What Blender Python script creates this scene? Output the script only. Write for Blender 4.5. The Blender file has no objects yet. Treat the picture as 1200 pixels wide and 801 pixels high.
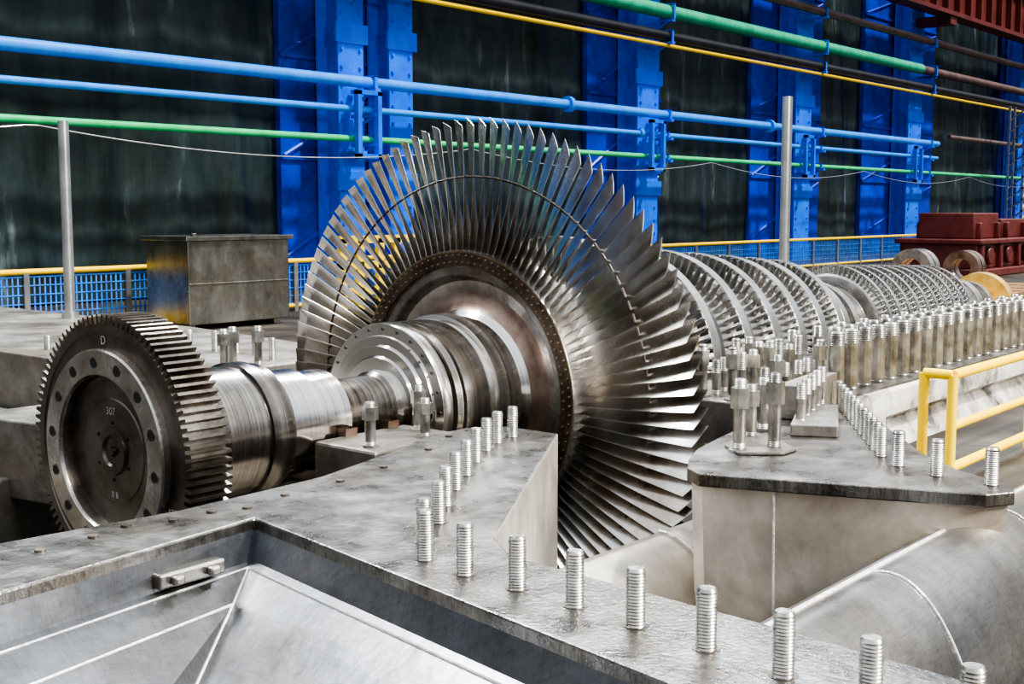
import bpy, bmesh, math, random
from mathutils import Vector, Matrix
random.seed(7)
AY, AZ = 4.87, 1.04
pi = math.pi
COL = bpy.context.scene.collection

# ------------------------------------------------------------------ materials
def mat(name, c1, c2=None, rough=.5, metal=0., scale=4., bump=0., bscale=None, stretch=(1,1,1), detail=6, r2=None, lo=.35, hi=.65, c3=None, stain=0., sscale=1.2, scratch=0.):
    m = bpy.data.materials.new(name); m.use_nodes = True
    nt = m.node_tree; N = nt.nodes; L = nt.links
    b = N['Principled BSDF']
    b.inputs['Metallic'].default_value = metal
    b.inputs['Roughness'].default_value = rough
    c2 = c2 or c1
    tc = N.new('ShaderNodeTexCoord'); mp = N.new('ShaderNodeMapping')
    mp.inputs['Scale'].default_value = stretch
    L.new(tc.outputs['Object'], mp.inputs['Vector'])
    nz = N.new('ShaderNodeTexNoise'); nz.inputs['Scale'].default_value = scale
    nz.inputs['Detail'].default_value = detail; nz.inputs['Roughness'].default_value = .65
    L.new(mp.outputs[0], nz.inputs['Vector'])
    cr = N.new('ShaderNodeValToRGB')
    cr.color_ramp.elements[0].position = lo; cr.color_ramp.elements[0].color = (*c1, 1)
    cr.color_ramp.elements[1].position = hi; cr.color_ramp.elements[1].color = (*c2, 1)
    if c3:
        e = cr.color_ramp.elements.new(min(.95, hi+.1)); e.color = (*c3, 1)
    L.new(nz.outputs['Fac'], cr.inputs['Fac'])
    cur = cr.outputs['Color']
    def mult(cur, sc, amt, p0, p1, st=(1,1,1), warm=0.):
        mp2 = N.new('ShaderNodeMapping'); mp2.inputs['Scale'].default_value = st
        L.new(tc.outputs['Object'], mp2.inputs['Vector'])
        n = N.new('ShaderNodeTexNoise'); n.inputs['Scale'].default_value = sc; n.inputs['Detail'].default_value = 8; n.inputs['Roughness'].default_value = .7
        n.inputs['Distortion'].default_value = .6
        L.new(mp2.outputs[0], n.inputs['Vector'])
        r = N.new('ShaderNodeValToRGB'); k_ = 1-amt
        r.color_ramp.elements[0].position = p0; r.color_ramp.elements[0].color = (k_, k_*(1-.10*warm), k_*(1-.22*warm), 1)
        r.color_ramp.elements[1].position = p1; r.color_ramp.elements[1].color = (1,1,1,1)
        L.new(n.outputs['Fac'], r.inputs['Fac'])
        mx = N.new('ShaderNodeMix'); mx.data_type = 'RGBA'; mx.blend_type = 'MULTIPLY'; mx.inputs[0].default_value = 1
        L.new(cur, mx.inputs[6]); L.new(r.outputs[0], mx.inputs[7])
        return mx.outputs[2]
    if stain: cur = mult(cur, sscale, stain, .36, .60, warm=1.); cur = mult(cur, sscale*9, stain*.4, .35, .52)
    if scratch: cur = mult(cur, 12, scratch, .40, .52, (1,14,1)); cur = mult(cur, 12, scratch, .40, .52, (14,1,1))
    L.new(cur, b.inputs['Base Color'])
    if r2 is not None:
        mr = N.new('ShaderNodeMapRange'); mr.inputs['From Min'].default_value = .3; mr.inputs['From Max'].default_value = .7
        mr.inputs['To Min'].default_value = rough; mr.inputs['To Max'].default_value = r2
        L.new(nz.outputs['Fac'], mr.inputs['Value']); L.new(mr.outputs[0], b.inputs['Roughness'])
    if bump:
        n2 = N.new('ShaderNodeTexNoise'); n2.inputs['Scale'].default_value = bscale or scale*4
        n2.inputs['Detail'].default_value = 5
        L.new(mp.outputs[0], n2.inputs['Vector'])
        bp = N.new('ShaderNodeBump'); bp.inputs['Strength'].default_value = bump; bp.inputs['Distance'].default_value = .01
        L.new(n2.outputs['Fac'], bp.inputs['Height']); L.new(bp.outputs[0], b.inputs['Normal'])
    return m
M = {}
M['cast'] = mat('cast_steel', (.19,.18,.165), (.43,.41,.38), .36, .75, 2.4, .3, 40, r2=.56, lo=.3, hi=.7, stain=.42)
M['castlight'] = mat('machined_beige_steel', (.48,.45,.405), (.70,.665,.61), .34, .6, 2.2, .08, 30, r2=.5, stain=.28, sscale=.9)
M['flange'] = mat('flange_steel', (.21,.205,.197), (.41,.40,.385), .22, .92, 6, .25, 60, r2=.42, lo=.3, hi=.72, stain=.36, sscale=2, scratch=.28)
M['sheet'] = mat('welded_sheet', (.18,.195,.215), (.34,.36,.39), .24, .9, 1.2, .10, 20, r2=.38, lo=.3, hi=.7, stain=.32, sscale=.8, scratch=.14)
M['shell'] = mat('rolled_shell_sheet', (.34,.335,.33), (.58,.575,.56), .22, .92, 1.2, .08, 20, r2=.38, stain=.32, sscale=.8, scratch=.16)
M['weld'] = mat('weld_bead', (.55,.55,.55), (.85,.85,.83), .4, .5, 20, .6, 60)
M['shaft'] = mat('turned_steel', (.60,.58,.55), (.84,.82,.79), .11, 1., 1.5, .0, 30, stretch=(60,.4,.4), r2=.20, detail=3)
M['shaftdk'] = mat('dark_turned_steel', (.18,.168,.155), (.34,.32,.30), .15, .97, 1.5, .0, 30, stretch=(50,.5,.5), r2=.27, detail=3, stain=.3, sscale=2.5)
M['geardk'] = mat('gear_dark_steel', (.10,.082,.068), (.235,.205,.175), .26, .87, 4, .15, 40, r2=.44)
M['tooth'] = mat('gear_tooth_steel', (.16,.135,.11), (.40,.36,.31), .22, .95, 6, .1, 40)
M['ring'] = mat('coupling_ring_steel', (.46,.45,.44), (.72,.71,.69), .19, .92, 5, .1, 50, r2=.32, stain=.22, sscale=4)
M['rust'] = mat('heat_tinted_disc', (.32,.29,.27), (.50,.475,.45), .20, .94, 3.2, .1, 30, r2=.34, c3=(.58,.55,.52), stain=.35, sscale=3)
M['rust2'] = mat('oxidised_disc_web', (.19,.12,.09), (.42,.33,.27), .26, .9, 3.2, .1, 30, r2=.38, c3=(.50,.42,.35))
M['bronze'] = mat('bronze_rim', (.09,.065,.05), (.22,.165,.12), .26, .9, 5, .2, 40, c3=(.42,.33,.22))
M['rimglint'] = mat('painted_rim_highlight', (.26,.19,.11), (.46,.36,.22), .28, .95, 5)  # brass-toned highlight along the disc rim edge, put into the colour
M['blade'] = mat('blade_steel', (.56,.55,.535), (.88,.865,.84), .17, 1., 2.5, 0, 30, r2=.30, lo=.3, hi=.7, stain=.18, sscale=3)
M['bladeold'] = mat('stage_blade_steel', (.44,.43,.41), (.72,.70,.67), .24, .95, 4, 0)
M['stage'] = mat('stage_drum_steel', (.24,.23,.22), (.42,.40,.38), .26, .95, 6, 0)
M['stud'] = mat('stud_steel', (.33,.315,.29), (.58,.56,.52), .23, .92, 30, 0, r2=.38)
M['studdk'] = mat('weathered_stud_steel', (.24,.23,.21), (.54,.52,.48), .26, .9, 9, 0, r2=.42)
M['black'] = mat('dark_bore', (.01,.01,.01), (.02,.02,.02), .6)
M['white'] = mat('limed_casing', (.13,.13,.13), (.82,.81,.79), .5, .25, 2.6, .3, 30, lo=.40, hi=.53, detail=10, stain=.4, sscale=2)
M['yellow'] = mat('yellow_paint', (.92,.57,.003), (.98,.68,.008), .4, 0, 5)
M['bluep'] = mat('blue_steel_paint', (.002,.035,.52), (.004,.08,.82), .42, 0, .6, .1, 8, stain=.4, sscale=.3)
M['bluelt'] = mat('light_blue_steel_paint', (.006,.12,.80), (.012,.20,1.0), .4, 0, 1.2)
M['pipeblue'] = mat('pipe_blue', (.03,.25,.88), (.05,.34,.98), .33, 0, 2)
M['pipegreen'] = mat('pipe_green', (.02,.34,.18), (.05,.47,.27), .38, 0, 2)
M['pipelime'] = mat('pipe_bright_green', (.04,.48,.16), (.07,.63,.26), .38, 0, 2)
M['pipebrown'] = mat('pipe_brown', (.09,.05,.045), (.16,.10,.09), .45, 0, 2)
M['pipeblack'] = mat('pipe_black', (.006,.006,.010), (.018,.018,.026), .38, 0, 2)
M['crane'] = mat('crane_red_oxide', (.10,.015,.012), (.17,.03,.022), .55, 0, 1)
M['redmach'] = mat('red_casing_paint', (.11,.022,.018), (.19,.042,.035), .4, 0, 2, .2)
M['tarp'] = mat('tarp_curtain', (.014,.028,.031), (.046,.070,.074), .30, 0, .8, 1., 4, stretch=(1.5,1,.30), detail=12, c3=(.18,.24,.25), lo=.36, hi=.60, stain=.35, sscale=.4)  # pale c3 streaks put the sheen of lit wrinkles into the colour
M['deck'] = mat('deck_plate', (.03,.026,.021), (.11,.095,.075), .55, .1, 1.2, .3, stain=.4)
M['concrete'] = mat('pit_concrete', (.03,.028,.026), (.08,.073,.066), .85, 0, 1.5, .3)
M['wood'] = mat('wood_plank', (.25,.13,.05), (.42,.25,.12), .7, 0, 3, .2, 20, stretch=(.3,4,4))
M['cab'] = mat('cabinet_steel', (.19,.19,.17), (.46,.45,.41), .20, .92, 1.2, .1, 12, stretch=(1,1,.5), r2=.34, stain=.3)
M['mesh'] = mat('blue_mesh_paint', (.02,.13,.5), (.06,.24,.65), .5)
M['gold'] = mat('brass_collar', (.6,.38,.08), (.85,.62,.22), .3, .7, 6)
M['rod'] = mat('guide_rod_steel', (.34,.35,.35), (.52,.53,.52), .3, .8, 3)
M['wallm'] = mat('wall_cladding', (.02,.03,.035), (.05,.06,.065), .8, 0, 1)
M['mark'] = mat('chalk_paint', (.35,.34,.31), (.5,.49,.46), .8)

# ------------------------------------------------------------------ helpers
def empty(name):
    e = bpy.data.objects.new(name, None); COL.objects.link(e); return e
def obj(name, bm, mats, parent=None, smooth=None, bevel=0, loc=None):
    me = bpy.data.meshes.new(name)
    bmesh.ops.recalc_face_normals(bm, faces=bm.faces)
    bm.to_mesh(me); bm.free()
    o = bpy.data.objects.new(name, me); COL.objects.link(o)
    for k in (mats if isinstance(mats, (list, tuple)) else [mats]): me.materials.append(M[k])
    if smooth is not None:
        for pgn in me.polygons: pgn.use_smooth = True
        me.set_sharp_from_angle(angle=math.radians(smooth))
    if bevel:
        md = o.modifiers.new('bevel', 'BEVEL'); md.width = bevel; md.segments = 2; md.limit_method = 'ANGLE'
    if parent: o.parent = parent
    return o
def addbox(bm, x0, x1, y0, y1, z0, z1, mi=0):
    v = [bm.verts.new(p) for p in ((x0,y0,z0),(x1,y0,z0),(x1,y1,z0),(x0,y1,z0),(x0,y0,z1),(x1,y0,z1),(x1,y1,z1),(x0,y1,z1))]
    for q in ((0,3,2,1),(4,5,6,7),(0,1,5,4),(1,2,6,5),(2,3,7,6),(3,0,4,7)):
        bm.faces.new([v[i] for i in q]).material_index = mi
def addprism(bm, pts, z0, z1, mi=0):
    a = [bm.verts.new((x,y,z0)) for x,y in pts]; b = [bm.verts.new((x,y,z1)) for x,y in pts]
    n = len(pts)
    fs = [bm.faces.new(b), bm.faces.new(a[::-1])]
    for i in range(n): fs.append(bm.faces.new((a[i],a[(i+1)%n],b[(i+1)%n],b[i])))
    for f_ in fs: f_.material_index = mi
    bmesh.ops.triangulate(bm, faces=fs[:2])
def addcyl(bm, p0, p1, r, seg=16, r1=None, mi=0, cap=True):
    p0 = Vector(p0); p1 = Vector(p1); d = (p1-p0).normalized()
    u = d.orthogonal().normalized(); w = d.cross(u); r1 = r if r1 is None else r1
    A = []; B = []
    for i in range(seg):
        t = 2*pi*i/seg; o = u*math.cos(t)+w*math.sin(t)
        A.append(bm.verts.new(p0+o*r)); B.append(bm.verts.new(p1+o*r1))
    for i in range(seg):
        bm.faces.new((A[i],A[(i+1)%seg],B[(i+1)%seg],B[i])).material_index = mi
    if cap:
        bm.faces.new(A[::-1]).material_index = mi; bm.faces.new(B).material_index = mi
def lathe(bm, prof, seg=96, cy=AY, cz=AZ, axis='X', cx=0, close=False):
    rings = []
    for q in prof:
        a, r = q[0], q[1]; ring = []
        for i in range(seg):
            t = 2*pi*i/seg
            if axis == 'X': ring.append(bm.verts.new((a, cy+r*math.cos(t), cz+r*math.sin(t))))
            else: ring.append(bm.verts.new((cx+r*math.cos(t), cy+r*math.sin(t), a)))
        rings.append(ring)
    n = len(prof)
    for k in range(n if close else n-1):
        A = rings[k]; B = rings[(k+1) % n]; mi = prof[k][2] if len(prof[k]) > 2 else 0
        for i in range(seg):
            bm.faces.new((A[i],A[(i+1)%seg],B[(i+1)%seg],B[i])).material_index = mi
    return rings
def hexa(bm, x, y, za, zb, rr, rot=0., seg=6):
    a = [bm.verts.new((x+rr*math.cos(2*pi/seg*i+rot), y+rr*math.sin(2*pi/seg*i+rot), za)) for i in range(seg)]
    b = [bm.verts.new((x+rr*math.cos(2*pi/seg*i+rot), y+rr*math.sin(2*pi/seg*i+rot), zb)) for i in range(seg)]
    bm.faces.new(a[::-1]); bm.faces.new(b)
    for i in range(seg): bm.faces.new((a[i],a[(i+1)%seg],b[(i+1)%seg],b[i]))
def addstud(bm, x, y, z, h=.17, r=.025, nut=False, mi=0, plain=None):
    """threaded stud; plain=(f0,f1) smooth shank zone as fractions of the height"""
    prof = [(z, r*.9)]
    pitch = .0085; z_ = z+.003
    if plain is None and h > .19: plain = (.12,.62)
    while z_ < z+h-.012:
        if plain and z+h*plain[0] <= z_ < z+h*plain[1]:
            prof.append((z_, r*.97)); z_ = z+h*plain[1]+.0005; prof.append((z_, r*.97)); continue
        prof.append((z_, r)); prof.append((z_+pitch*.5, r*.91)); z_ += pitch
    prof += [(z+h-.008, r*.97), (z+h, r*.8)]
    rings = lathe(bm, [(a, b, mi) for a, b in prof], 14, cy=y, axis='Z', cx=x)
    bm.faces.new(rings[-1]).material_index = mi
    if nut:
        hexa(bm, x, y, z+h*.60, z+h*.88, r*1.45, random.random()); hexa(bm, x, y, z, z+.012, r*1.7)

# ================================================================== ROTOR
rotor = empty('steam_turbine_rotor')
# --- toothed turning gear
bm = bmesh.new(); NT = 100; Rr, Rt = .575, .617; X0, X1 = 3.05, 3.26
prof = []
for i in range(NT):
    b0 = 2*pi*i/NT; st = 2*pi/NT
    for fr, rr in ((0,Rr),(.30,Rr),(.42,Rt),(.78,Rt),(.9,Rr)): prof.append((b0+st*fr, rr))
def rg(x, rfn): return [bm.verts.new((x, AY+rfn(r)*math.cos(a), AZ+rfn(r)*math.sin(a))) for a, r in prof]
front = rg(X0, lambda r: r); back = rg(X1, lambda r: r); inf = rg(X0, lambda r: .54); inb = rg(X1, lambda r: .30)
inf3 = rg(X0+.006, lambda r: .535); inf2 = rg(X0+.006, lambda r: .44)
n = len(prof)
for i in range(n):
    j = (i+1) % n
    bm.faces.new((front[i],front[j],back[j],back[i])).material_index = 1
    for P_,Q in ((inf,front),(inf3,inf),(inf2,inf3)): bm.faces.new((P_[i],P_[j],Q[j],Q[i])).material_index = 0
    bm.faces.new((back[i],back[j],inb[j],inb[i])).material_index = 0
obj('turning_gear', bm, ['geardk','tooth'], rotor)
# --- coupling flange with dished centre
bm = bmesh.new()
lathe(bm, [(3.06,.466,0),(3.022,.466,0),(3.015,.458,0),(3.015,.352,0),(3.03,.343,1),(3.075,.34,1),(3.08,.325,1),(3.08,.24,1),(3.075,.233,1),(3.075,.11,1),(3.062,.105,1),(3.062,.07,1),(3.075,.062,1),(3.075,.025,1),(3.06,.02,1),(3.06,.0005,1)], 96)
obj('coupling_flange', bm, ['ring','geardk'], rotor, smooth=30)
bm = bmesh.new()
for i in range(14):
    t = 2*pi*(i+.3)/14; c = Vector((3.015, AY+.405*math.cos(t), AZ+.405*math.sin(t)))
    addcyl(bm, c, c+Vector((-.0025,0,0)), .026, 20, mi=0)
    addcyl(bm, c+Vector((-.0025,0,0)), c+Vector((-.003,0,0)), .021, 20, mi=1)
for i in range(6):
    t = 2*pi*(i+.5)/6; c = Vector((3.075, AY+.13*math.cos(t), AZ+.13*math.sin(t)))
    addcyl(bm, c, c+Vector((-.004,0,0)), .008, 10, mi=1)
obj('coupling_bolt_holes', bm, ['shaftdk','black'], rotor)
for txt, r_, ang, s_ in (('D',.50,92,.055),('O',.50,-58,.05),('307',.18,92,.05),('0 B',.2,-88,.04),('1 A379',.50,-24,.032),('392.50',.50,-34,.03)):
    cu = bpy.data.curves.new('stamp_'+txt.replace(' ','_').replace('.','_'), 'FONT'); cu.body = txt; cu.size = s_; cu.extrude = .0006; cu.align_x = 'CENTER'; cu.align_y = 'CENTER'
    o = bpy.data.objects.new(cu.name, cu); COL.objects.link(o); cu.materials.append(M['mark'])
    a = math.radians(ang); xx = 3.054 if r_ > .43 else 3.073
    o.location = (xx, AY-r_*math.cos(a), AZ+r_*math.sin(a)); o.rotation_euler = (pi/2, 0, -pi/2); o.parent = rotor
# --- shaft (front)
bm = bmesh.new()
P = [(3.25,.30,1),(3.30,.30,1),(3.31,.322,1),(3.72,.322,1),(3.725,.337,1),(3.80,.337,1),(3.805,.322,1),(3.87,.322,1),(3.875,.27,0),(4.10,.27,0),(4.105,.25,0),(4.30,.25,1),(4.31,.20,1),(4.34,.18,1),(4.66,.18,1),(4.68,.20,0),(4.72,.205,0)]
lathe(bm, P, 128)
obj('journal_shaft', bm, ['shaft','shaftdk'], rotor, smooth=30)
# --- stepped gland sleeve and drum
bm = bmesh.new()
P = [(4.72,.19),(4.72,.27),(4.735,.28),(4.735,.33),(4.755,.34),(4.755,.385),(4.77,.39),(4.77,.452),(4.79,.458),(4.84,.458),(4.845,.44),(4.845,.38),(4.875,.37),(4.875,.42),(4.88,.455),(4.93,.455),(4.935,.41),(4.95,.41),(4.955,.455),(5.15,.455),(5.155,.44),(5.20,.44),(5.205,.475),(5.29,.48),(5.295,.445),(5.33,.43),(5.38,.43),(5.43,.45),(5.46,.49)]
lathe(bm, [(a,b,0) for a,b in P], 128)
obj('gland_drum', bm, ['shaft'], rotor, smooth=30)
bm = bmesh.new()
for i in range(24):
    t = 2*pi*i/24; c = Vector((4.77, AY+.425*math.cos(t), AZ+.425*math.sin(t)))
    addcyl(bm, c, c+Vector((-.006,0,0)), .009, 8)
obj('gland_drum_bolts', bm, ['shaftdk'], rotor)
# --- last stage disc
bm = bmesh.new()
P = [(5.46,.49,3),(5.49,.53,3),(5.50,.60,0),(5.49,.66,0),(5.46,.685,0),(5.44,.69,0),(5.43,.70,0),(5.43,.74,0),(5.41,.745,1),(5.40,.75,1),(5.40,.828,2),(5.40,.838,4),(5.41,.842,4),(5.66,.842,0),(5.68,.80,0),(5.68,.72,0),(5.60,.68,0),(5.60,.5,0)]
lathe(bm, P, 160)
obj('last_stage_disc', bm, ['rust','bronze','rimglint','rust2','stage'], rotor, smooth=30)
bm = bmesh.new()
for rr, nn, off in ((.812,100,0),(.772,100,.5)):
    for i in range(nn):
        t = 2*pi*(i+off)/nn; c = Vector((5.40, AY+rr*math.cos(t), AZ+rr*math.sin(t)))
        addcyl(bm, c, c+Vector((-.010,0,0)), .007, 8, .005)
obj('disc_rivets', bm, ['rust2'], rotor)
# --- blades
def blade_ring(bm, N, r0, r1, xc, ch0, ch1, s0, s1, xlean=0., thick=.012, ns=9, nc=6, off=0., camb=.12, tipcut=0., edge=.0008):
    for b in range(N):
        ph = 2*pi*(b+off)/N
        er = Vector((0, math.cos(ph), math.sin(ph))); et = Vector((0, math.sin(ph), -math.cos(ph)))
        rows = []
        for k in range(ns+1):
            t = k/ns; r = r0+(r1-r0)*t
            s = math.radians(s0+(s1-s0)*(t**.85)); ch = ch0+(ch1-ch0)*t
            cd = Vector((math.cos(s),0,0))+et*math.sin(s); nd = Vector((-math.sin(s),0,0))+et*math.cos(s)
            th_ = thick*(1-.75*t); cm = camb*(1-.7*t)*ch
            up_, dn = [], []
            for i in range(nc+1):
                u = i/nc-.5
                base = er*(r - (tipcut*(.5-u) if k == ns else 0)) + cd*(u*ch) + nd*(-cm*(1-4*u*u)) + Vector((xc+xlean*t,0,0))
                tt = th_*(1-(2*u)**2)*.5+edge
                up_.append(bm.verts.new(base+nd*tt+Vector((0,AY,AZ)))); dn.append(bm.verts.new(base-nd*tt+Vector((0,AY,AZ))))
            rows.append(up_+dn[::-1])
        m_ = len(rows[0])
        for k in range(ns):
            for i in range(m_):
                j = (i+1) % m_
                bm.faces.new((rows[k][i],rows[k][j],rows[k+1][j],rows[k+1][i]))
        bm.faces.new(rows[-1])
bm = bmesh.new()
blade_ring(bm, 108, .835, 1.615, 5.53, .21, .130, 24, 62, xlean=-.03, thick=.015, tipcut=.055)
obj('last_stage_blades', bm, ['blade'], rotor, smooth=40)
bm = bmesh.new()
R = 1.27; r_ = .007
lathe(bm, [(5.50+r_*math.cos(2*pi*i/6), R+r_*math.sin(2*pi*i/6)) for i in range(6)], 180, close=True)
obj('lacing_wire', bm, ['geardk'], rotor, smooth=60)
# --- further stages : wheel rim, short blades and thin shroud band
def stage(xc, w, rin, rout, N, nm, th=.010):
    bm = bmesh.new()
    lathe(bm, [(xc-w*.95,rin*.78,0),(xc-w*.9,rin*.96,1),(xc-w*.8,rin,1),(xc+w*.8,rin,1),(xc+w*.9,rin*.96,0),(xc+w*.95,rin*.78,0)], 120)
    lathe(bm, [(xc-w*.30,rout-.004,1),(xc-w*.34,rout+.008,1),(xc+w*.34,rout+.008,1),(xc+w*.30,rout-.004,1)], 120, close=True)
    obj(nm+'_wheel', bm, ['stage','bladeold'], rotor, smooth=30)
    bm = bmesh.new()
    blade_ring(bm, N, rin-.003, rout, xc, w*1.0, w*1.0, 12, 16, thick=th, ns=2, nc=4, camb=.25, edge=.003)
    obj(nm+'_blades', bm, ['bladeold'], rotor, smooth=40)
bm = bmesh.new()
lathe(bm, [(5.6,.42),(6.3,.42),(6.4,.46),(9.5,.42),(9.6,.34),(9.9,.34),(10.0,.25),(10.2,.25),(10.3,.40),(12.7,.34),(12.75,.2),(14.6,.19),(14.6,.001)], 64)
obj('rotor_core', bm, ['shaftdk'], rotor, smooth=30)
stage(6.35, .15, .62, .90, 80, 'lp_stage')
for i,(xc,ri,ro) in enumerate([(7.00,.66,.82),(7.50,.65,.785),(7.97,.63,.75),(8.42,.61,.72),(8.84,.59,.69),(9.23,.57,.66)]):
    stage(xc, .13, ri, ro, 76, 'ip_stage_%d' % (i+1))
bm = bmesh.new()
lathe(bm, [(9.62,.2),(9.62,.50),(9.63,.51),(9.72,.51),(9.73,.50),(9.73,.3),(9.95,.28),(9.95,.45),(10.05,.45),(10.05,.2)], 96)
for i in range(16):
    t = 2*pi*i/16; c = Vector((9.62, AY+.44*math.cos(t), AZ+.44*math.sin(t)))
    addcyl(bm, c, c+Vector((-.004,0,0)), .022, 12, mi=1)
obj('mid_coupling', bm, ['ring','black'], rotor, smooth=30)
for i in range(10):
    xc = 10.38+i*.245; ro = .58-.009*i
    stage(xc, .075, ro-.075, ro, 70, 'hp_stage_%d' % (i+1))
bm = bmesh.new()
lathe(bm, [(12.9,.19,0),(12.9,.36,0),(13.0,.36,0),(13.0,.22,0),(13.3,.22,0),(13.3,.33,0),(13.45,.33,0),(13.45,.2,0),(13.8,.2,0),(13.8,.28,0),(13.9,.28,0),(13.9,.2,1),(14.2,.2,1),(14.2,.36,1),(14.32,.37,1),(14.34,.25,1),(14.5,.25,1),(14.5,.19,1)], 64)
obj('thrust_collars', bm, ['ring','gold'], rotor, smooth=30)

# ================================================================== LP LOWER CASING
cas = empty('lp_exhaust_casing_lower_half')
outer = [(-1.5,3.62),(1.95,3.80),(2.6,3.72),(3.3,3.75),(3.95,3.92),(4.25,4.05),(4.52,4.05),(4.64,4.0),(4.7,3.89),(4.7,3.60),(3.05,2.60),(2.92,2.42),(2.85,1.5),(2.72,.3),(2.66,-.8)]
inner = [(2.1,-.8),(2.22,.8),(2.34,1.47),(2.71,3.42),(1.72,3.30),(-1.5,2.92)]
bm = bmesh.new(); addprism(bm, outer+inner, -.35, 1.04)
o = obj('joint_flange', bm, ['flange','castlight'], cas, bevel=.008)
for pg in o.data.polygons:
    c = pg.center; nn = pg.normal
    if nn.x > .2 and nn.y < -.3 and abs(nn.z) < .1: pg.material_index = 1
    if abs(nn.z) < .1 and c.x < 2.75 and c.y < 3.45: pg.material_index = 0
bm = bmesh.new()
def lp(off, z, k=1.): return [(2.1-off,-.8,z),(2.22-off,.8,z),(2.34-off,1.47,z),(2.71-off*1.25,3.42-off*.9*k,z),(1.72-off*.2,3.30-off*k,z),(-1.5,2.92-off*k,z)]
def loop(off, z, k=1.): return [bm.verts.new(p_) for p_ in lp(off, z, k)]
Ls = [loop(0,1.0), loop(.03,.90), loop(.06,.885), loop(.18,.815), loop(.55,.56,.9), loop(.90,.45,.9)]
for a,b in zip(Ls, Ls[1:]):
    for i in range(5): bm.faces.new((a[i],a[i+1],b[i+1],b[i]))
e = Ls[-1]; extra = [bm.verts.new((-1.5,-.8,.43))]
bm.faces.new(e+extra)
obj('sunken_tray', bm, ['sheet'], cas)
bm = bmesh.new()
def bead(pts, r=.005, mi=0):
    for a,b in zip(pts, pts[1:]): addcyl(bm, a, b, r, 6, mi=mi)
bead(lp(.06,.887)); bead(lp(.18,.817)[3:])
c1 = lp(.06,.887)[3]; c2 = lp(.18,.817)[3]; c3_ = lp(.55,.562,.9)[3]; c4 = lp(.90,.452,.9)[3]
bead([c1,c2,c3_,c4,(.3,2.0,.442)])
bead([(2.18,1.75,.817),(1.93,2.0,.61),(1.50,2.0,.462),(.9,.9,.445)])
obj('tray_weld_seams', bm, ['weld'], cas, smooth=60)
bm = bmesh.new()
addbox(bm, 2.24,2.50,3.31,3.37,.91,.96); addbox(bm, 2.28,2.32,3.28,3.31,.92,.95); addbox(bm, 2.42,2.46,3.28,3.31,.92,.95)
addbox(bm, 2.28,2.36,1.42,1.60,.93,.985); addbox(bm,2.25,2.30,1.40,1.47,.94,.97); addbox(bm,2.25,2.30,1.55,1.62,.94,.97)
obj('lifting_lugs', bm, ['shell'], cas, bevel=.008)
bm = bmesh.new()
rowA = [(2.72,2.60),(2.68,2.40),(2.67,2.19),(2.65,1.97),(2.62,1.75),(2.59,1.52),(2.55,1.29),(2.51,1.06),(2.48,.83),(2.45,.60)]
rowB = [(2.86,2.74),(3.08,2.88),(3.28,3.03),(3.5,3.18),(3.72,3.32),(3.95,3.47),(4.17,3.60),(4.34,3.68),(4.5,3.72)]
for x,y in rowA: addstud(bm, x, y, 1.03, .165, .0265)
for i,(x,y) in enumerate(rowB): addstud(bm, x, y, 1.03, .155, .026)
obj('flange_studs', bm, ['stud'], cas, smooth=25)
bm = bmesh.new()
for x,y in [(2.2,3.62),(2.35,3.66),(2.5,3.6),(2.66,3.6),(2.78,3.55),(3.0,3.6),(3.3,3.62),(3.6,3.68),(2.0,3.6),(4.0,3.8),(4.3,3.95),(4.45,3.9)]:
    addcyl(bm, (x,y,1.035), (x,y,1.048), .018, 12)
for x,y in rowA+rowB: addcyl(bm, (x,y,1.039), (x,y,1.0415), .036, 20)
obj('plug_screws', bm, ['geardk'], cas)
bm = bmesh.new()
def shell(bm, yz, x0, x1, nx=1, mi=0):
    rows = []
    for k,(y,z) in enumerate(yz):
        rows.append([bm.verts.new((x0+(x1-x0)*i/nx, y, z)) for i in range(nx+1)])
    for a,b in zip(rows, rows[1:]):
        for i in range(nx): bm.faces.new((a[i],a[i+1],b[i+1],b[i])).material_index = mi
def arc(cy_, cz_, ry, rz, a0, a1, n=14):
    return [(cy_+ry*math.cos(math.radians(a0+(a1-a0)*i/n)), cz_+rz*math.sin(math.radians(a0+(a1-a0)*i/n))) for i in range(n+1)]
arcO = arc(1.62,-.35,.42,1.25,78,180,24)
shell(bm, arcO, 2.84, 6.0, 6)
shell(bm, [(arcO[0][0],arcO[0][1]),(1.76,.86),(1.78,.6),(1.78,-.6)], 2.84, 6.0, 6)
obj('exhaust_outer_shell', bm, ['shell'], cas, smooth=50)
bm = bmesh.new()
arcI = arc(3.10,-.75,.55,1.35,88,175,20)
shell(bm, arcI, 3.3, 5.22, 6)
o = obj('exhaust_inner_shell', bm, ['castlight'], cas, smooth=40)
sd = o.modifiers.new('solid','SOLIDIFY'); sd.thickness = .02
bm = bmesh.new()
for xx in (3.95,5.1): bead([(xx,y-.002,z+.001) for y,z in arcO], .006)
bead([(2.9,arcO[0][0],arcO[0][1]+.004),(6.0,arcO[0][0],arcO[0][1]+.004)], .010)
bead([(4.85,y-.008,z+.010) for y,z in arcI], .007)
bead([(4.458,2.315,.985),(4.478,2.318,.5),(4.64,2.34,-.4)], .005)
obj('shell_weld_seams', bm, ['weld'], cas, smooth=60)
chamber = [(4.34,2.60),(4.42,2.70),(4.60,2.80),(4.80,2.88),(5.12,2.95),(5.30,2.98),(6.05,3.10),(6.5,3.10),(6.5,2.92),(5.9,2.45),(5.35,2.05),(5.1,1.80),(4.95,1.55),(4.84,1.49),(4.72,1.56)]
bm = bmesh.new(); addprism(bm, chamber, .985, 1.04)
obj('chamber_top_flange', bm, ['flange'], cas, bevel=.006)
bm = bmesh.new()
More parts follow.
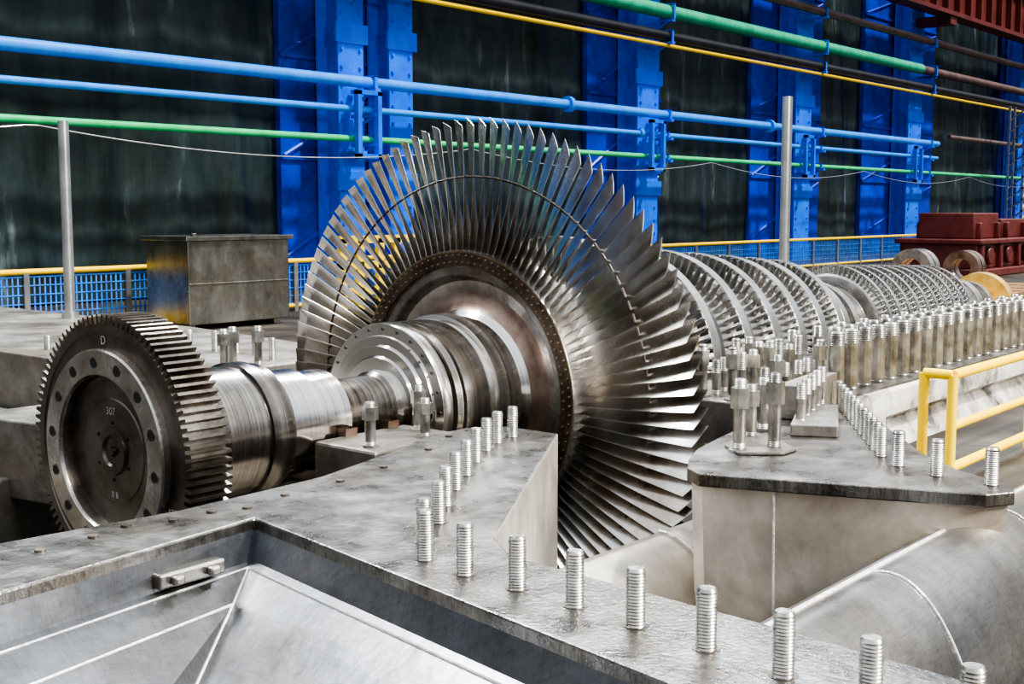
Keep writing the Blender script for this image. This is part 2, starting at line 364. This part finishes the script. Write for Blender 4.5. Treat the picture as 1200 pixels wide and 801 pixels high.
def inset(pts, k, cx_=5.15, cy_=2.4): return [(cx_+(x-cx_)*k, cy_+(y-cy_)*k) for x,y in pts]
va = [bm.verts.new((x,y,.985)) for x,y in inset(chamber,.97)]; vb = [bm.verts.new((x,y,.50)) for x,y in inset(chamber,.94)]; vc = [bm.verts.new((x,y,-.5)) for x,y in inset(chamber,.72)]
for A,B in ((va,vb),(vb,vc)):
    for i in range(len(A)): bm.faces.new((A[i],A[(i+1)%len(A)],B[(i+1)%len(A)],B[i]))
obj('chamber_side_sheet', bm, ['castlight'], cas, smooth=50)
bm = bmesh.new()
addprism(bm, [(5.35,2.70),(5.95,2.95),(6.05,2.78),(5.45,2.50)], 1.04, 1.10)
addprism(bm, [(5.75,2.98),(6.35,3.06),(6.4,2.95),(5.8,2.86)], 1.04, 1.22)
addprism(bm, [(4.78,2.66),(4.90,2.80),(5.28,2.90),(5.25,2.72),(5.02,2.50),(4.90,2.50)], 1.04, 1.055)
obj('chamber_pads', bm, ['cast'], cas, bevel=.008)
bm = bmesh.new()
for x,y,h in [(4.86,2.70,.33),(5.00,2.60,.35),(5.18,2.82,.26),(5.42,2.88,.26)]: addstud(bm, x, y, 1.04, h, .030, nut=True)
for i in range(12):
    t = i/11; addstud(bm, 6.42-t*1.25, 2.95-t*.78, 1.04, .13, .026)
for x,y in [(5.02,2.03),(4.93,1.83),(4.90,1.60)]: addstud(bm, x, y, 1.04, .15, .028)
for i in range(3):
    for j in range(7):
        addstud(bm, 6.05+j*.14+random.uniform(-.02,.02), 3.22+i*.2+random.uniform(-.02,.02), 1.06, random.choice((.2,.26,.3)), .028, nut=random.random()<.4)
for i in range(5): addstud(bm, 5.5+i*.16, 2.72+.05*i, 1.08, .2, .026)
obj('chamber_studs', bm, ['studdk'], cas, smooth=25)
bm = bmesh.new(); addprism(bm, [(5.98,3.12),(7.1,3.12),(7.1,3.95),(5.98,3.9)], .6, 1.06)
obj('chamber_inner_block', bm, ['cast'], cas, bevel=.01)

# far half of the flange
far = empty('far_side_casing_flange')
bm = bmesh.new()
addprism(bm, [(4.75,6.75),(6.5,6.75),(6.9,9.6),(7.0,14),(4.9,14),(4.75,9.0)], .55, 1.04)
addprism(bm, [(3.6,5.75),(4.9,5.62),(5.1,5.9),(5.1,6.5),(4.6,6.9),(3.4,6.9)], .5, .95)
addprism(bm, [(2.0,6.1),(4.7,6.9),(4.7,14),(2.0,14)], -.2, .62)
addprism(bm, [(2.6,6.6),(3.0,6.6),(3.0,14),(2.6,14)], .62, .80)
obj('flange_plate', bm, ['cast'], far, bevel=.012)
bm = bmesh.new()
for x,y in [(5.72,7.96),(5.8,7.75),(5.84,7.54),(5.83,7.3),(5.74,7.0),(5.7,8.3),(5.7,8.6)]: addstud(bm, x, y, 1.03, .17, .026)
for x,y in [(5.5,6.86),(5.35,6.95),(5.2,6.85)]: addstud(bm, x, y, 1.03, .28, .03, nut=True)
for i in range(6): addstud(bm, 4.95+.02*i, 7.2+i*.33, 1.03, .12, .026)
obj('far_flange_studs', bm, ['studdk'], far, smooth=25)

# bearing pedestal under the journal
ped = empty('bearing_pedestal')
bm = bmesh.new()
addprism(bm, [(3.42,4.35),(4.1,4.25),(4.62,4.2),(4.62,5.5),(3.42,5.4)], -.6, .70)
addprism(bm, [(4.02,4.17),(4.66,4.17),(4.66,4.60),(4.02,4.60)], .70, .98)
addprism(bm, [(4.02,5.14),(4.66,5.14),(4.66,5.55),(4.02,5.55)], .70, .98)
obj('pedestal_body', bm, ['cast'], ped, bevel=.015)
bm = bmesh.new()
for (xa,xb) in ((4.20,4.28),(4.50,4.58)):
    n_ = 24
    A=[];B=[];Cc=[];Dd=[]
    for i in range(n_+1):
        t = pi+pi*i/n_
        for Lst,xx,rr in ((A,xa,.25),(B,xb,.25),(Cc,xb,.31),(Dd,xa,.31)): Lst.append(bm.verts.new((xx,AY+rr*math.cos(t),AZ-.02+rr*math.sin(t))))
    for P_,Q in ((A,B),(B,Cc),(Cc,Dd),(Dd,A)):
        for i in range(n_): bm.faces.new((P_[i],P_[i+1],Q[i+1],Q[i]))
obj('bearing_shell_half', bm, ['rust2'], ped, smooth=40)
bm = bmesh.new()
for x,y,h in [(4.10,4.28,.22),(4.56,4.40,.24),(4.45,4.25,.2),(4.15,5.3,.2)]: addstud(bm, x, y, .98, h, .028, nut=True)
obj('pedestal_studs', bm, ['studdk'], ped, smooth=25)

# ================================================================== HP CASING
hp = empty('hp_casing_lower_half')
bm = bmesh.new()
prof = [(4.16,1.04),(2.98,1.04),(2.96,1.02),(2.96,.88),(3.0,.86),(3.06,.82),(2.98,.70),(2.94,.5),(2.96,.25),(3.05,0),(3.25,-.3),(4.16,-.4)]
def extr(bm, prof, xs, mi=0):
    rows = [[bm.verts.new((x,y,z)) for y,z in prof] for x in xs]
    n_ = len(prof)
    for a,b in zip(rows, rows[1:]):
        for i in range(n_): bm.faces.new((a[i],a[(i+1)%n_],b[(i+1)%n_],b[i])).material_index = mi
    bm.faces.new(rows[0]); bm.faces.new(rows[-1][::-1])
extr(bm, prof, [7.11+.4*i for i in range(24)])
addprism(bm, [(6.52,2.96),(7.11,2.96),(7.11,3.11),(6.52,3.11)], -.3, 1.04)
obj('casing_body', bm, ['white'], hp, smooth=35)
bm = bmesh.new()
addbox(bm, 6.7,16.3,2.985,4.14,1.04,1.055)
addbox(bm, 6.9,16.3,5.6,7.0,.4,1.05)
obj('joint_face', bm, ['flange'], hp, bevel=.004)
bm = bmesh.new()
for i in range(46):
    x = 6.75+i*.195
    addstud(bm, x, 3.12, 1.05, .36, .047, plain=(.05,.78))
    if i > 1: addstud(bm, x+.1, 3.36, 1.05, .34, .045, plain=(.05,.78))
    if i > 4 and i % 2: addstud(bm, x, 3.9, 1.05, .25, .036, plain=(.05,.7))
    if i % 2: addstud(bm, x+.4, 5.8, 1.05, .25, .036, plain=(.05,.7))
obj('casing_studs', bm, ['studdk'], hp, smooth=25)

# near yellow guard rail beside hp casing
nr = empty('yellow_guard_rail')
bm = bmesh.new()
X = 6.32; Yr = 2.28
addbox(bm, 6.05, 12, 1.95, 2.88, .60, .70, 1)
addcyl(bm,(X,Yr,1.27),(12,Yr,1.27),.026); addcyl(bm,(X,Yr,1.0),(12,Yr,1.0),.022)
for x in (X,7.6,9.1,10.6): addcyl(bm,(x,Yr,.70),(x,Yr,1.27),.026)
addcyl(bm,(X,Yr,1.27),(X,Yr+.15,1.27),.026); addcyl(bm,(X,Yr+.15,.70),(X,Yr+.15,1.27),.026); addcyl(bm,(X,Yr,.78),(12,Yr,.78),.026)
obj('rail_tubes', bm, ['yellow','deck'], nr, smooth=40)

# ================================================================== ROOM
bm = bmesh.new()
def quad(bm, x0,x1,y0,y1,z): bm.faces.new([bm.verts.new(p) for p in ((x0,y0,z),(x1,y0,z),(x1,y1,z),(x0,y1,z))])
for a in ((-8,95,14,27),(16.5,95,-12,14),(-8,16.5,-12,-1.2)): quad(bm, *a, 0)
bm.faces.new([bm.verts.new(p) for p in ((-8,-1.2,0),(-1.6,-1.2,0),(-1.6,14,0),(-8,14,0))])
obj('floor', bm, ['deck'])
bm = bmesh.new(); quad(bm,-1.6,16.5,-1.2,14,-1.3)
for (a,b) in (((-1.6,-1.2),(16.5,-1.2)),((16.5,-1.2),(16.5,14)),((16.5,14),(-1.6,14)),((-1.6,14),(-1.6,-1.2))):
    bm.faces.new([bm.verts.new(p) for p in ((a[0],a[1],-1.3),(b[0],b[1],-1.3),(b[0],b[1],0),(a[0],a[1],0))])
obj('floor_pit', bm, ['concrete'])
bm = bmesh.new(); addbox(bm,-8,95,25.6,26,0,18); obj('wall_back', bm, ['wallm'])

def tarp(x0, x1, nm):
    bm = bmesh.new(); nx = int((x1-x0)/.12)+2; nz = 24; rows = []
    for k in range(nz+1):
        z = .05+17.9*k/nz; row = []
        for i in range(nx+1):
            x = x0+(x1-x0)*i/nx
            y = 25.28+.035*math.sin(x*3.1+1.2*math.sin(z*.5+x*.3))+.02*math.sin(x*6.1+z*.8+2*math.sin(x*.7))+.05*math.sin(x*.9+z*.2)+.02*math.sin(x*1.7-z*1.1)
            row.append(bm.verts.new((x,y,z)))
        rows.append(row)
    for a,b in zip(rows, rows[1:]):
        for i in range(nx): bm.faces.new((a[i],a[i+1],b[i+1],b[i]))
    obj(nm, bm, ['tarp'], smooth=180)
for a,b in ((-3,21.2),(25.7,34.4),(38.7,45.7),(51.8,56.5),(65,90)): tarp(a,b,'tarpaulin_curtain')
COLX = (22.6,36.6,48.4,60.4,77)
def column(x0, x1, cols):
    e = empty('blue_steel_column')
    bm = bmesh.new()
    addbox(bm, x0, x1, 25.1, 25.3, 0, 18)
    z = .8
    while z < 17:
        addbox(bm, x0, x1, 25.02, 25.1, z, z+.10); z += 2.6
    z = .9
    while z < 15:
        addcyl(bm, (x0+.1,25.08,z), (x1-.1,25.08,z+2.4), .06, 6); z += 2.6
    obj('sheeting', bm, ['bluep'], e)
    bm = bmesh.new()
    for c,w in cols:
        addbox(bm, c-w/2, c+w/2, 24.15, 24.22, 0, 18); addbox(bm, c-w/2, c+w/2, 24.93, 25.0, 0, 18); addbox(bm, c-.04, c+.04, 24.2, 24.95, 0, 18)
        z = .4
        while z < 17:
            for s in (-.36,.36):
                addcyl(bm, (c+s*w,24.15,z), (c+s*w,24.10,z), .05, 6)
            z += .45
        for z in (2.6,6.4,10.2): addbox(bm, c-w*.62, c+w*.62, 24.08, 24.16, z, z+.5)
    obj('column_profile', bm, ['bluelt'], e)
column(21,25.8,[(22.6,.9),(24.45,.9)]); column(34.3,38.8,[(36.6,1.3)]); column(45.6,51.9,[(48.4,1.4)]); column(56.4,65.2,[(60.4,1.6)]); column(76,80,[(77,1.6)])
def pipe(nm, z, r, m, x0=-3, x1=90, y=23.4, fl=(), frame=False, arm=True):
    bm = bmesh.new(); addcyl(bm,(x0,y,z),(x1,y,z),r,20)
    for x in fl: addcyl(bm,(x-.08,y,z),(x+.08,y,z),r*1.7,20)
    for c in COLX:
        if x0 < c < x1+2 and arm:
            addbox(bm, c-.09, c+.09, 23.15, 24.08, z-r-.09, z-r, 1)
            addcyl(bm, (c,24.04,z-r-.4), (c,23.4,z-r-.08), .04, 6, mi=1)
            addbox(bm, c-.05, c+.05, 23.4-r-.05, 23.4-r, z-r, z+r+.03, 1); addbox(bm, c-.05, c+.05, 23.4-r-.05, 23.4+r+.05, z+r, z+r+.04, 1)
        if frame and c < x1:
            b = c*.96+.15
            addbox(bm, b, b+.14, 23.1, 23.25, 3.4, 5.1, 1); addbox(bm, b+.7, b+.84, 23.1, 23.25, 3.4, 5.1, 1); addbox(bm, b, b+.84, 23.1, 23.25, 5.0, 5.12, 1); addbox(bm, b, b+.84, 23.1, 23.25, 3.4, 3.52, 1); addbox(bm, b+.3, b+.44, 23.25, 24.08, 3.5, 3.6, 1)
    obj(nm, bm, [m,'bluelt'], smooth=40)
k = 23.4/25
def zz(z): return 2.12+(z-2.12)*k
pipe('blue_water_pipe', zz(5.56), .145, 'pipeblue', x1=61.5, fl=(31,44))
pipe('blue_water_pipe', zz(4.82), .085, 'pipeblue', x1=61.5, fl=(35,), frame=True)
pipe('green_drain_pipe', zz(4.02), .085, 'pipelime')
pipe('yellow_gas_pipe', zz(8.06), .07, 'yellow', arm=False)
pipe('black_steam_pipe', zz(8.38), .18, 'pipeblack')
pipe('green_main_pipe', zz(9.25), .24, 'pipegreen', x1=59)
pipe('brown_main_pipe', zz(9.25), .20, 'pipebrown', x0=59.1)
pipe('brown_main_pipe', zz(10.75), .17, 'pipebrown')
pipe('brown_main_pipe', zz(6.0), .12, 'pipebrown', x0=63)
bm = bmesh.new(); prev = None
for i in range(300):
    x = 5+i*.28; ph = (x % 13)/13; p_ = (x, 23.0, zz(4.0)-.10-.42*4*ph*(1-ph))
    if prev: addcyl(bm, prev, p_, .016, 5, cap=False)
    prev = p_
obj('sagging_cable', bm, ['rod'])
bm = bmesh.new(); addbox(bm,-3,94,22.6,22.75,11.5,13.6); addbox(bm,-3,94,22.3,23.1,11.35,11.55); addbox(bm,-3,94,22.3,23.1,13.6,13.8)
for i in range(60): addbox(bm, 1+i*1.5, 1.1+i*1.5, 22.35, 22.6, 11.55, 13.6)
for c in COLX: addbox(bm, c-.4, c+.4, 22.4, 24.08, 10.95, 11.36)
obj('crane_girder', bm, ['crane'])

hr = empty('deck_handrail')
bm = bmesh.new()
addcyl(bm,(-2,20,1.05),(56,20,1.05),.05,12)
addcyl(bm,(-2,20,.12),(56,20,.12),.04,8)
addbox(bm,-2,14,19.9,19.93,.0,.1)
obj('rail_top', bm, ['yellow'], hr, smooth=40)
bm = bmesh.new()
for i in range(30): addbox(bm, -1+i*2, -.9+i*2, 19.96, 20.04, 0, 1.05)
obj('rail_posts', bm, ['rod'], hr)
bm = bmesh.new()
x = -1.5
while x < 55:
    addbox(bm, x, x+.03, 20.01, 20.025, .16, .95); x += .10
for z in (.16,.32,.48,.64,.80,.95): addbox(bm,-2,55,20.0,20.012,z,z+.02)
obj('mesh_infill', bm, ['mesh'], hr)
g = empty('yellow_ladder_gate'); bm = bmesh.new()
for x in (17.7,18.2,18.8,19.3,19.9): addbox(bm, x, x+.18, 19.3,19.42, 0, 1.5)
for z in (.3,.85,1.4): addbox(bm, 17.7, 20.08, 19.3,19.42, z, z+.16)
obj('gate_frame', bm, ['yellow'], g)

cb = empty('steel_equipment_cabinet'); bm = bmesh.new()
addbox(bm,12.95,15.2,18.0,19.25,.10,1.58)
obj('cabinet_body', bm, ['cab'], cb, bevel=.02)
bm = bmesh.new()
addbox(bm,12.88,15.27,17.93,19.32,1.57,1.65); addbox(bm,13.0,13.15,18.1,19.15,0,.10); addbox(bm,14.9,15.05,18.1,19.15,0,.10)
addbox(bm,12.97,15.18,17.98,18.0,.8,.83); addcyl(bm,(13.3,18.3,1.65),(13.3,18.3,1.70),.06)
obj('cabinet_trim', bm, ['cab'], cb, bevel=.01)

for (x,y,z1,r_) in ((6.67,11.24,2.98,.052),(13.7,7.05,3.46,.062)):
    bm = bmesh.new(); addcyl(bm,(x,y,1.04),(x,y,z1),r_,20); addcyl(bm,(x,y,1.04),(x,y,1.1),r_*1.6,20)
    if x > 8: addbox(bm, x-.4,x+.4,y,y+.8,0-1.3,1.04)
    obj('guide_rod', bm, ['rod'], smooth=40)

rm = empty('red_machine_casing'); bm = bmesh.new()
addbox(bm,38.2,44,14.2,16.6,.25,1.15); addbox(bm,38.0,44.1,14.0,16.8,1.02,1.18)
addbox(bm,38.7,41.0,14.5,16.3,1.18,2.0); addbox(bm,41.3,43.7,14.5,16.3,1.18,1.8)
for x in (38.9,40.6,41.5,43.3): addbox(bm,x,x+.18,14.35,16.45,1.18,1.7)
for x in (38.3,40.0,41.8,43.6): addbox(bm,x,x+.2,14.05,16.75,.25,1.02)
for x in (39.2,41.0,42.8): addcyl(bm,(x,14.2,.65),(x,14.08,.65),.28,24)
addbox(bm,37.9,44.3,13.9,16.9,0,.25)
obj('machine_body', bm, ['redmach'], rm, bevel=.04, smooth=35)
rm.location = (.9,-.7,0)
sr = empty('spare_diaphragm_rings'); bm = bmesh.new()
for x,y,r_,mi in ((28.3,11.3,.5,0),(31.0,11.1,.45,1)):
    for dx in (0,.30): lathe(bm,[(x+dx,r_*.55,mi),(x+dx,r_,mi),(x+dx+.25,r_,mi),(x+dx+.25,r_*.55,mi)],40,cy=y,cz=.2+r_,close=True)
obj('rings', bm, ['ring','rust2'], sr, smooth=30)
bm = bmesh.new()
for i in range(8): addbox(bm, 24.5+i*1.15, 25.4+i*1.15, 9.2,13,.0,.2)
obj('planks', bm, ['wood'], sr)
lm = empty('lattice_mast'); bm = bmesh.new()
for sx in (0,.8):
    for sy in (0,.8): addbox(bm,68.6+sx,68.72+sx,21.4+sy,21.52+sy,0,7.6)
z = .2
while z < 7.2:
    addcyl(bm,(68.66,21.46,z),(69.46,21.46,z+.6),.04,5); addcyl(bm,(68.66,21.46,z+.6),(68.66,22.26,z),.04,5); addbox(bm,68.6,69.5,21.4,21.5,z,z+.08); z += .6
obj('mast_frame', bm, ['rod'], lm)

# ================================================================== LIGHT
w = bpy.data.worlds.new('world'); bpy.context.scene.world = w; w.use_nodes = True
nt = w.node_tree; bg = nt.nodes['Background']
tc = nt.nodes.new('ShaderNodeTexCoord'); sx = nt.nodes.new('ShaderNodeSeparateXYZ'); cr = nt.nodes.new('ShaderNodeValToRGB')
nt.links.new(tc.outputs['Generated'], sx.inputs[0])
mr = nt.nodes.new('ShaderNodeMapRange'); mr.inputs['From Min'].default_value = -1; mr.inputs['From Max'].default_value = 1
nt.links.new(sx.outputs['Z'], mr.inputs['Value']); nt.links.new(mr.outputs[0], cr.inputs[0]); nt.links.new(cr.outputs[0], bg.inputs[0])
E = cr.color_ramp.elements
E[0].position = .3; E[0].color = (.06,.06,.06,1); E[1].position = 1; E[1].color = (.70,.76,.84,1)
for pos, c in ((.5,(.12,.12,.13,1)),(.56,(.22,.23,.25,1)),(.68,(.80,.86,.94,1)),(.86,(1.0,1.06,1.14,1))):
    e = E.new(pos); e.color = c
bg.inputs[1].default_value = 1.1
def light(nm, ty, loc, tgt, e, size=1, sy=None, col=(1,1,1)):
    ld = bpy.data.lights.new(nm, ty); ld.energy = e; ld.color = col
    o = bpy.data.objects.new(nm, ld); COL.objects.link(o); o.location = loc
    o.rotation_euler = (Vector(tgt)-Vector(loc)).to_track_quat('-Z','Y').to_euler()
    if ty == 'AREA':
        ld.shape = 'RECTANGLE'; ld.size = size; ld.size_y = sy or size
    elif ty == 'SUN': ld.angle = size
    return o
light('sun','SUN',(14,-12,24),(6.5,2,0),4.8,.04,col=(1,.95,.87))
light('added_area_light','AREA',(7,-9,8),(6,4,1),2400,2,2,(1,.96,.90))  # added key light with no real fixture, fades before the back wall
light('added_area_light','AREA',(3,-4,9),(5,4,1),500,5,.5)  # added unseen strip, gives streak highlights on the metal
light('added_area_light','AREA',(4,12,11),(5,5,1),1800,8,.7,(.9,.95,1))  # added overhead strip, unseen, to be reflected in blades and shaft
light('added_area_light','AREA',(14,10,11),(10,5,1),1700,8,.7,(.9,.95,1))  # second added overhead strip, unseen, for reflections on the far stages

# ================================================================== CAMERA
f = 1450.0; th = math.atan(1200/1450); p = math.atan(155.5/1450)
cd = bpy.data.cameras.new('camera'); cam = bpy.data.objects.new('camera', cd); COL.objects.link(cam)
cam.location = (0,0,2.12); cam.rotation_euler = (pi/2-p, 0, th-pi/2); cd.sensor_width = 36; cd.lens = 36*f/1200
bpy.context.scene.camera = cam
try: bpy.context.scene.view_settings.look = 'AgX - High Contrast'
except Exception: pass
